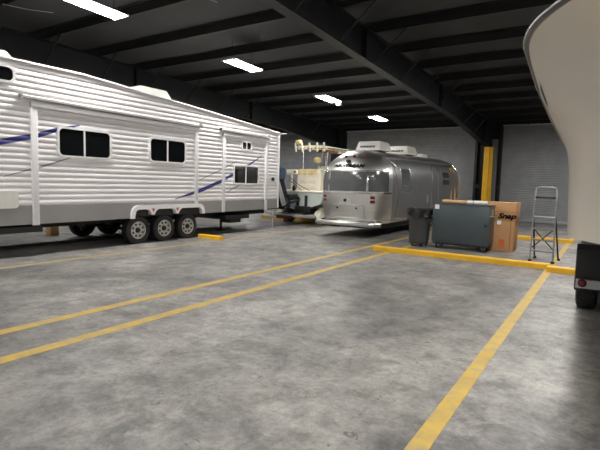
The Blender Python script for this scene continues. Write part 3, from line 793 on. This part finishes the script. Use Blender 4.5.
def hoff(s, u):
    e = 1e-3; n = (hull(s+e, u)-hull(s-e, u)).cross(hull(s, u+e)-hull(s, u-e)).normalized()
    if n.x > 0: n = -n
    return hull(s, u)+n*.004
grid(bm, hoff, lsp(.86, .93, 6), lsp(.968, .983, 4)); obj('registration_mark', bm, M['decg'], bb)

# ------------------------------------------------------------------ trash can
tc = thing('trash_can', (-4.13, 12.2, 0), 'round grey trash can with black liner bag beside the tool chest', 'trash can')
c = (-4.13, 12.2, 0)
bm = nb(); lathe(bm, [(.2, .10), (.235, .10), (.255, .15), (.29, .80), (.305, .83), (.315, .86), (.315, .90), (.30, .90), (.24, .16), (.001, .15)], c, 'z', 36, False); obj('bin', bm, M['can'], tc)
bm = nb(); n = 60
V = []
for i, (r, z, wv) in enumerate([(.285, .74, 0), (.285, .92, .004), (.30, .985, .012), (.325, 1.0, .012), (.335, .95, .012), (.335, .86, .018), (.34, .79, .028)]):
    ring = []
    for k in range(n):
        a = k*2*PI/n; w = wv*(math.sin(a*7+i)+.6*math.sin(a*13+2*i)); sag = (.05*math.sin(a*2+1)+.03*math.sin(a*5)) if i == 6 else (.015*math.sin(a*3) if i > 1 else 0)
        ring.append(bm.verts.new((c[0]+(r+w)*math.cos(a), c[1]+(r+w)*math.sin(a), z+sag)))
    V.append(ring)
for A, B in zip(V, V[1:]):
    for k in range(n): bm.faces.new((A[k], A[(k+1) % n], B[(k+1) % n], B[k]))
obj('liner_bag', bm, M['bag'], tc, 60)
for s in (-1, 1):
    bm = nb(); box(bm, c[0]+s*.30-.03, c[0]+s*.30+.03, c[1]-.08, c[1]+.08, .66, .74, .02); obj('handle', bm, M['can'], tc)
bm = nb(); lathe(bm, [(.001, .07), (.24, .07), (.26, .08), (.26, .105), (.001, .105)], c, 'z', 32, False); dl = obj('dolly', bm, M['black'], tc)
for k in range(5):
    a = k*2*PI/5-.9; x, y = c[0]+.2*math.cos(a), c[1]+.2*math.sin(a)
    bm = nb(); lathe(bm, [(.001, -.012), (.034, -.012), (.034, .012), (.001, .012)], (x, y, .034), 'x', 14, False); box(bm, x-.018, x+.018, y-.015, y+.015, .034, .075); obj('caster', bm, M['black'], dl)

# ------------------------------------------------------------------ tool chest
CX0, CX1, CY0, CY1 = -3.74, -2.345, 12.05, 12.68
ch = thing('tool_chest', ((CX0+CX1)/2, (CY0+CY1)/2, 0), 'wide slate grey rolling tool chest standing behind the yellow curb', 'tool chest')
bm = nb(); box(bm, CX0, CX1, CY0, CY1, .16, 1.14, .012); cbd = obj('cabinet', bm, M['chest'], ch)
bm = nb(); box(bm, CX0-.01, CX1+.01, CY0-.01, CY1+.01, 1.14, 1.165, .006); obj('worktop', bm, M['chest'], ch)
bm = nb(); box(bm, CX0+.02, CX1-.02, CY0+.02, CY1-.02, .115, .16); obj('base_frame', bm, M['black'], ch)
bm = nb(); lathe(bm, [(.036, 0), (.036, -.012), (.02, -.016), (.001, -.012)], (CX1-.075, CY0, .665), 'y', 20); obj('lock', bm, M['black'], ch)
bm = nb(); box(bm, CX0+.05, CX0+.16, CY0-.003, CY0, 1.02, 1.13); obj('white_sticker', bm, M['white'], ch)
bm = nb(); box(bm, CX1, CX1+.004, CY0+.22, CY0+.42, .92, 1.06); obj('badge', bm, M['galv'], ch)
bm = nb(); tube(bm, [(CX1, CY0+.08, .9), (CX1+.06, CY0+.08, .9), (CX1+.06, CY1-.08, .9), (CX1, CY1-.08, .9)], .014, 8); obj('side_handle', bm, M['steelr'], ch)
for x in (CX0+.12, CX1-.12):
    for y in (CY0+.08, CY1-.08):
        bm = nb(); lathe(bm, [(.001, -.024), (.05, -.024), (.058, -.015), (.058, .015), (.05, .024), (.001, .024)], (x, y, .058), 'x', 20, False); cs = obj('caster', bm, M['black'], ch)
        bm = nb(); box(bm, x-.04, x-.03, y-.03, y+.03, .05, .118); box(bm, x+.03, x+.04, y-.03, y+.03, .05, .118); obj('fork', bm, M['galv'], cs)
# poster tube on top
tt = thing('cardboard_tube', (-3.05, 12.3, 1.165), 'brown cardboard tube with white wrapped end lying on the tool chest', 'tube')
bm = nb(); tube(bm, [(-3.58, 12.3, 1.213), (-2.94, 12.3, 1.213)], .048, 20); obj('tube', bm, M['tubec'], tt)
bm = nb(); tube(bm, [(-2.94, 12.3, 1.213), (-2.81, 12.3, 1.213)], .0485, 20); tube(bm, [(-2.79, 12.3, 1.213), (-2.46, 12.3, 1.213)], .0485, 20); obj('white_wrap', bm, M['white'], tt)
bm = nb(); tube(bm, [(-2.81, 12.3, 1.213), (-2.79, 12.3, 1.213)], .0475, 20); obj('tape_band', bm, M['galv'], tt)
# carton
bx = thing('cardboard_carton', (-2.33, 13.0, 0), 'tall brown cardboard carton with black lettering behind the tool chest', 'carton')
bm = nb(); box(bm, -2.73, -1.875, 12.735, 13.31, 0, .86, .006); obj('carton_body', bm, M['card'], bx)
bm = nb(); box(bm, -2.745, -1.85, 12.722, 13.325, .775, 1.24, .006); box(bm, -2.75, -1.84, 12.716, 12.73, .985, .992); ld = obj('carton_lid', bm, M['card'], bx)
bm = nb(); box(bm, -1.97, -1.958, 12.73, 12.736, .02, .775); box(bm, -2.745, -1.85, 12.716, 12.72, 1.0, 1.006); obj('seam', bm, M['cardd'], bx)
bm = nb(); box(bm, -2.225, -2.08, 12.729, 12.736, .08, .30); obj('orange_label', bm, M['orange'], bx)
bm = nb(); box(bm, -2.29, -2.19, 12.714, 12.735, .675, .775); obj('white_sticker', bm, M['white'], bx)
tb = text_mesh('Snap', .17, .25, .008)
wd = max(v.co.x for v in tb.verts)
for v in tb.verts: v.co = Vector((-2.065+v.co.x/wd*.225, 12.714, .84+v.co.y*1.05))
obj('carton_lettering', tb, M['ink'], bx, 0)

# ------------------------------------------------------------------ step ladder
la = thing('step_ladder', (-1.07, 11.7, 0), 'folding grey step ladder with handrail standing behind the yellow curb', 'ladder')
def LP(u, v, z): return Vector((-1.098+u-.09*v+max(0, .3-z)*.35*(v > .4), 11.40-.12*u+v, z))
fr = lambda z: .30*z/1.0          # lean of the front rails
for s in (-1, 1):
    bm = nb(); tube(bm, [LP(s*.225, 0, .03), LP(s*.222, .27, .97), LP(s*.215, .36, 1.35)], .017, 8); obj('front_rail', bm, M['ladder'], la)
    bm = nb(); tube(bm, [LP(s*.245, .62, .03), LP(s*.222, .30, 1.0), LP(s*.215, .31, 1.1)], .017, 8); obj('rear_leg', bm, M['black'], la)
    bm = nb(); box(bm, *[q for a, b in zip(LP(s*.225, 0, 0)-Vector((.035, .05, 0)), LP(s*.225, 0, 0)+Vector((.035, .04, .05))) for q in (a, b)], .01); obj('foot', bm, M['black'], la)
    bm = nb(); box(bm, *[q for a, b in zip(LP(s*.245, .62, 0)-Vector((.03, .04, 0)), LP(s*.245, .62, 0)+Vector((.03, .04, .05))) for q in (a, b)], .01); obj('foot', bm, M['black'], la)
    bm = nb(); tube(bm, [LP(s*.232, .16, .45), LP(s*.238, .48, .42)], .01, 6); obj('spreader', bm, M['can'], la)
bm = nb()
tube(bm, [LP(-.215, .36, 1.35), LP(-.215, .38, 1.55), LP(-.2, .385, 1.62), LP(-.15, .387, 1.645), LP(.15, .387, 1.645), LP(.2, .385, 1.62), LP(.215, .38, 1.55), LP(.215, .36, 1.35)], .016, 8); obj('handrail', bm, M['galv'], la)
bm = nb(); tube(bm, [LP(-.205, .365, 1.42), LP(.205, .365, 1.42)], .028, 8); obj('tool_bar', bm, M['black'], la)
for z in (.25, .49, .73):
    bm = nb(); v0 = .27*z/.97
    a = [LP(-.22, v0-.02, z), LP(.22, v0-.02, z), LP(.22, v0+.09, z), LP(-.22, v0+.09, z)]
    q = [bm.verts.new(p) for p in a]+[bm.verts.new(p-Vector((0, 0, .03))) for p in a]
    bm.faces.new(q[:4]); bm.faces.new(q[4:][::-1])
    for i in range(4): bm.faces.new((q[i], q[(i+1) % 4], q[4+(i+1) % 4], q[4+i]))
    obj('step', bm, M['ladder'], la, 0)
bm = nb(); a = [LP(-.215, .2, .985), LP(.215, .2, .985), LP(.215, .47, .985), LP(-.215, .47, .985)]
q = [bm.verts.new(p) for p in a]+[bm.verts.new(p-Vector((0, 0, .045))) for p in a]
bm.faces.new(q[:4]); bm.faces.new(q[4:][::-1])
for i in range(4): bm.faces.new((q[i], q[(i+1) % 4], q[4+(i+1) % 4], q[4+i]))
obj('platform', bm, M['ladder'], la, 0)
for s in (-1, 1):
    bm = nb(); tube(bm, [LP(-s*.235, .12, .27), LP(s*.225, .22, .74)], .012, 6); obj('cross_brace', bm, M['black'], la)

# ------------------------------------------------------------------ camera, world, view
cam = bpy.data.cameras.new('camera'); co = bpy.data.objects.new('camera', cam); COL.objects.link(co)
v1 = Vector((607-300, -(191-225), 0)); v2 = Vector((-420-300, -(162-225), 0))
f = math.sqrt(-(v1.dot(v2)))
v1.z = -f; v2.z = -f
Yc = v1.normalized(); Xc = -v2.normalized(); Xc = (Xc-Yc*Xc.dot(Yc)).normalized(); Zc = Xc.cross(Yc)
R = Matrix((Xc, Yc, Zc))
co.matrix_world = Matrix.Translation((0, 0, 1.6)) @ R.to_4x4()
cam.sensor_fit = 'HORIZONTAL'; cam.sensor_width = 36; cam.lens = 36*f/600
cam.clip_start = .05; cam.clip_end = 200
S.camera = co
w = bpy.data.worlds.new('world'); w.use_nodes = True; S.world = w
w.node_tree.nodes['Background'].inputs['Color'].default_value = (.02, .021, .023, 1)
w.node_tree.nodes['Background'].inputs['Strength'].default_value = .3
S.view_settings.view_transform = 'Standard'; S.view_settings.look = 'None'
S.view_settings.gamma = 1; S.view_settings.use_curve_mapping = False
S.view_settings.exposure = .45
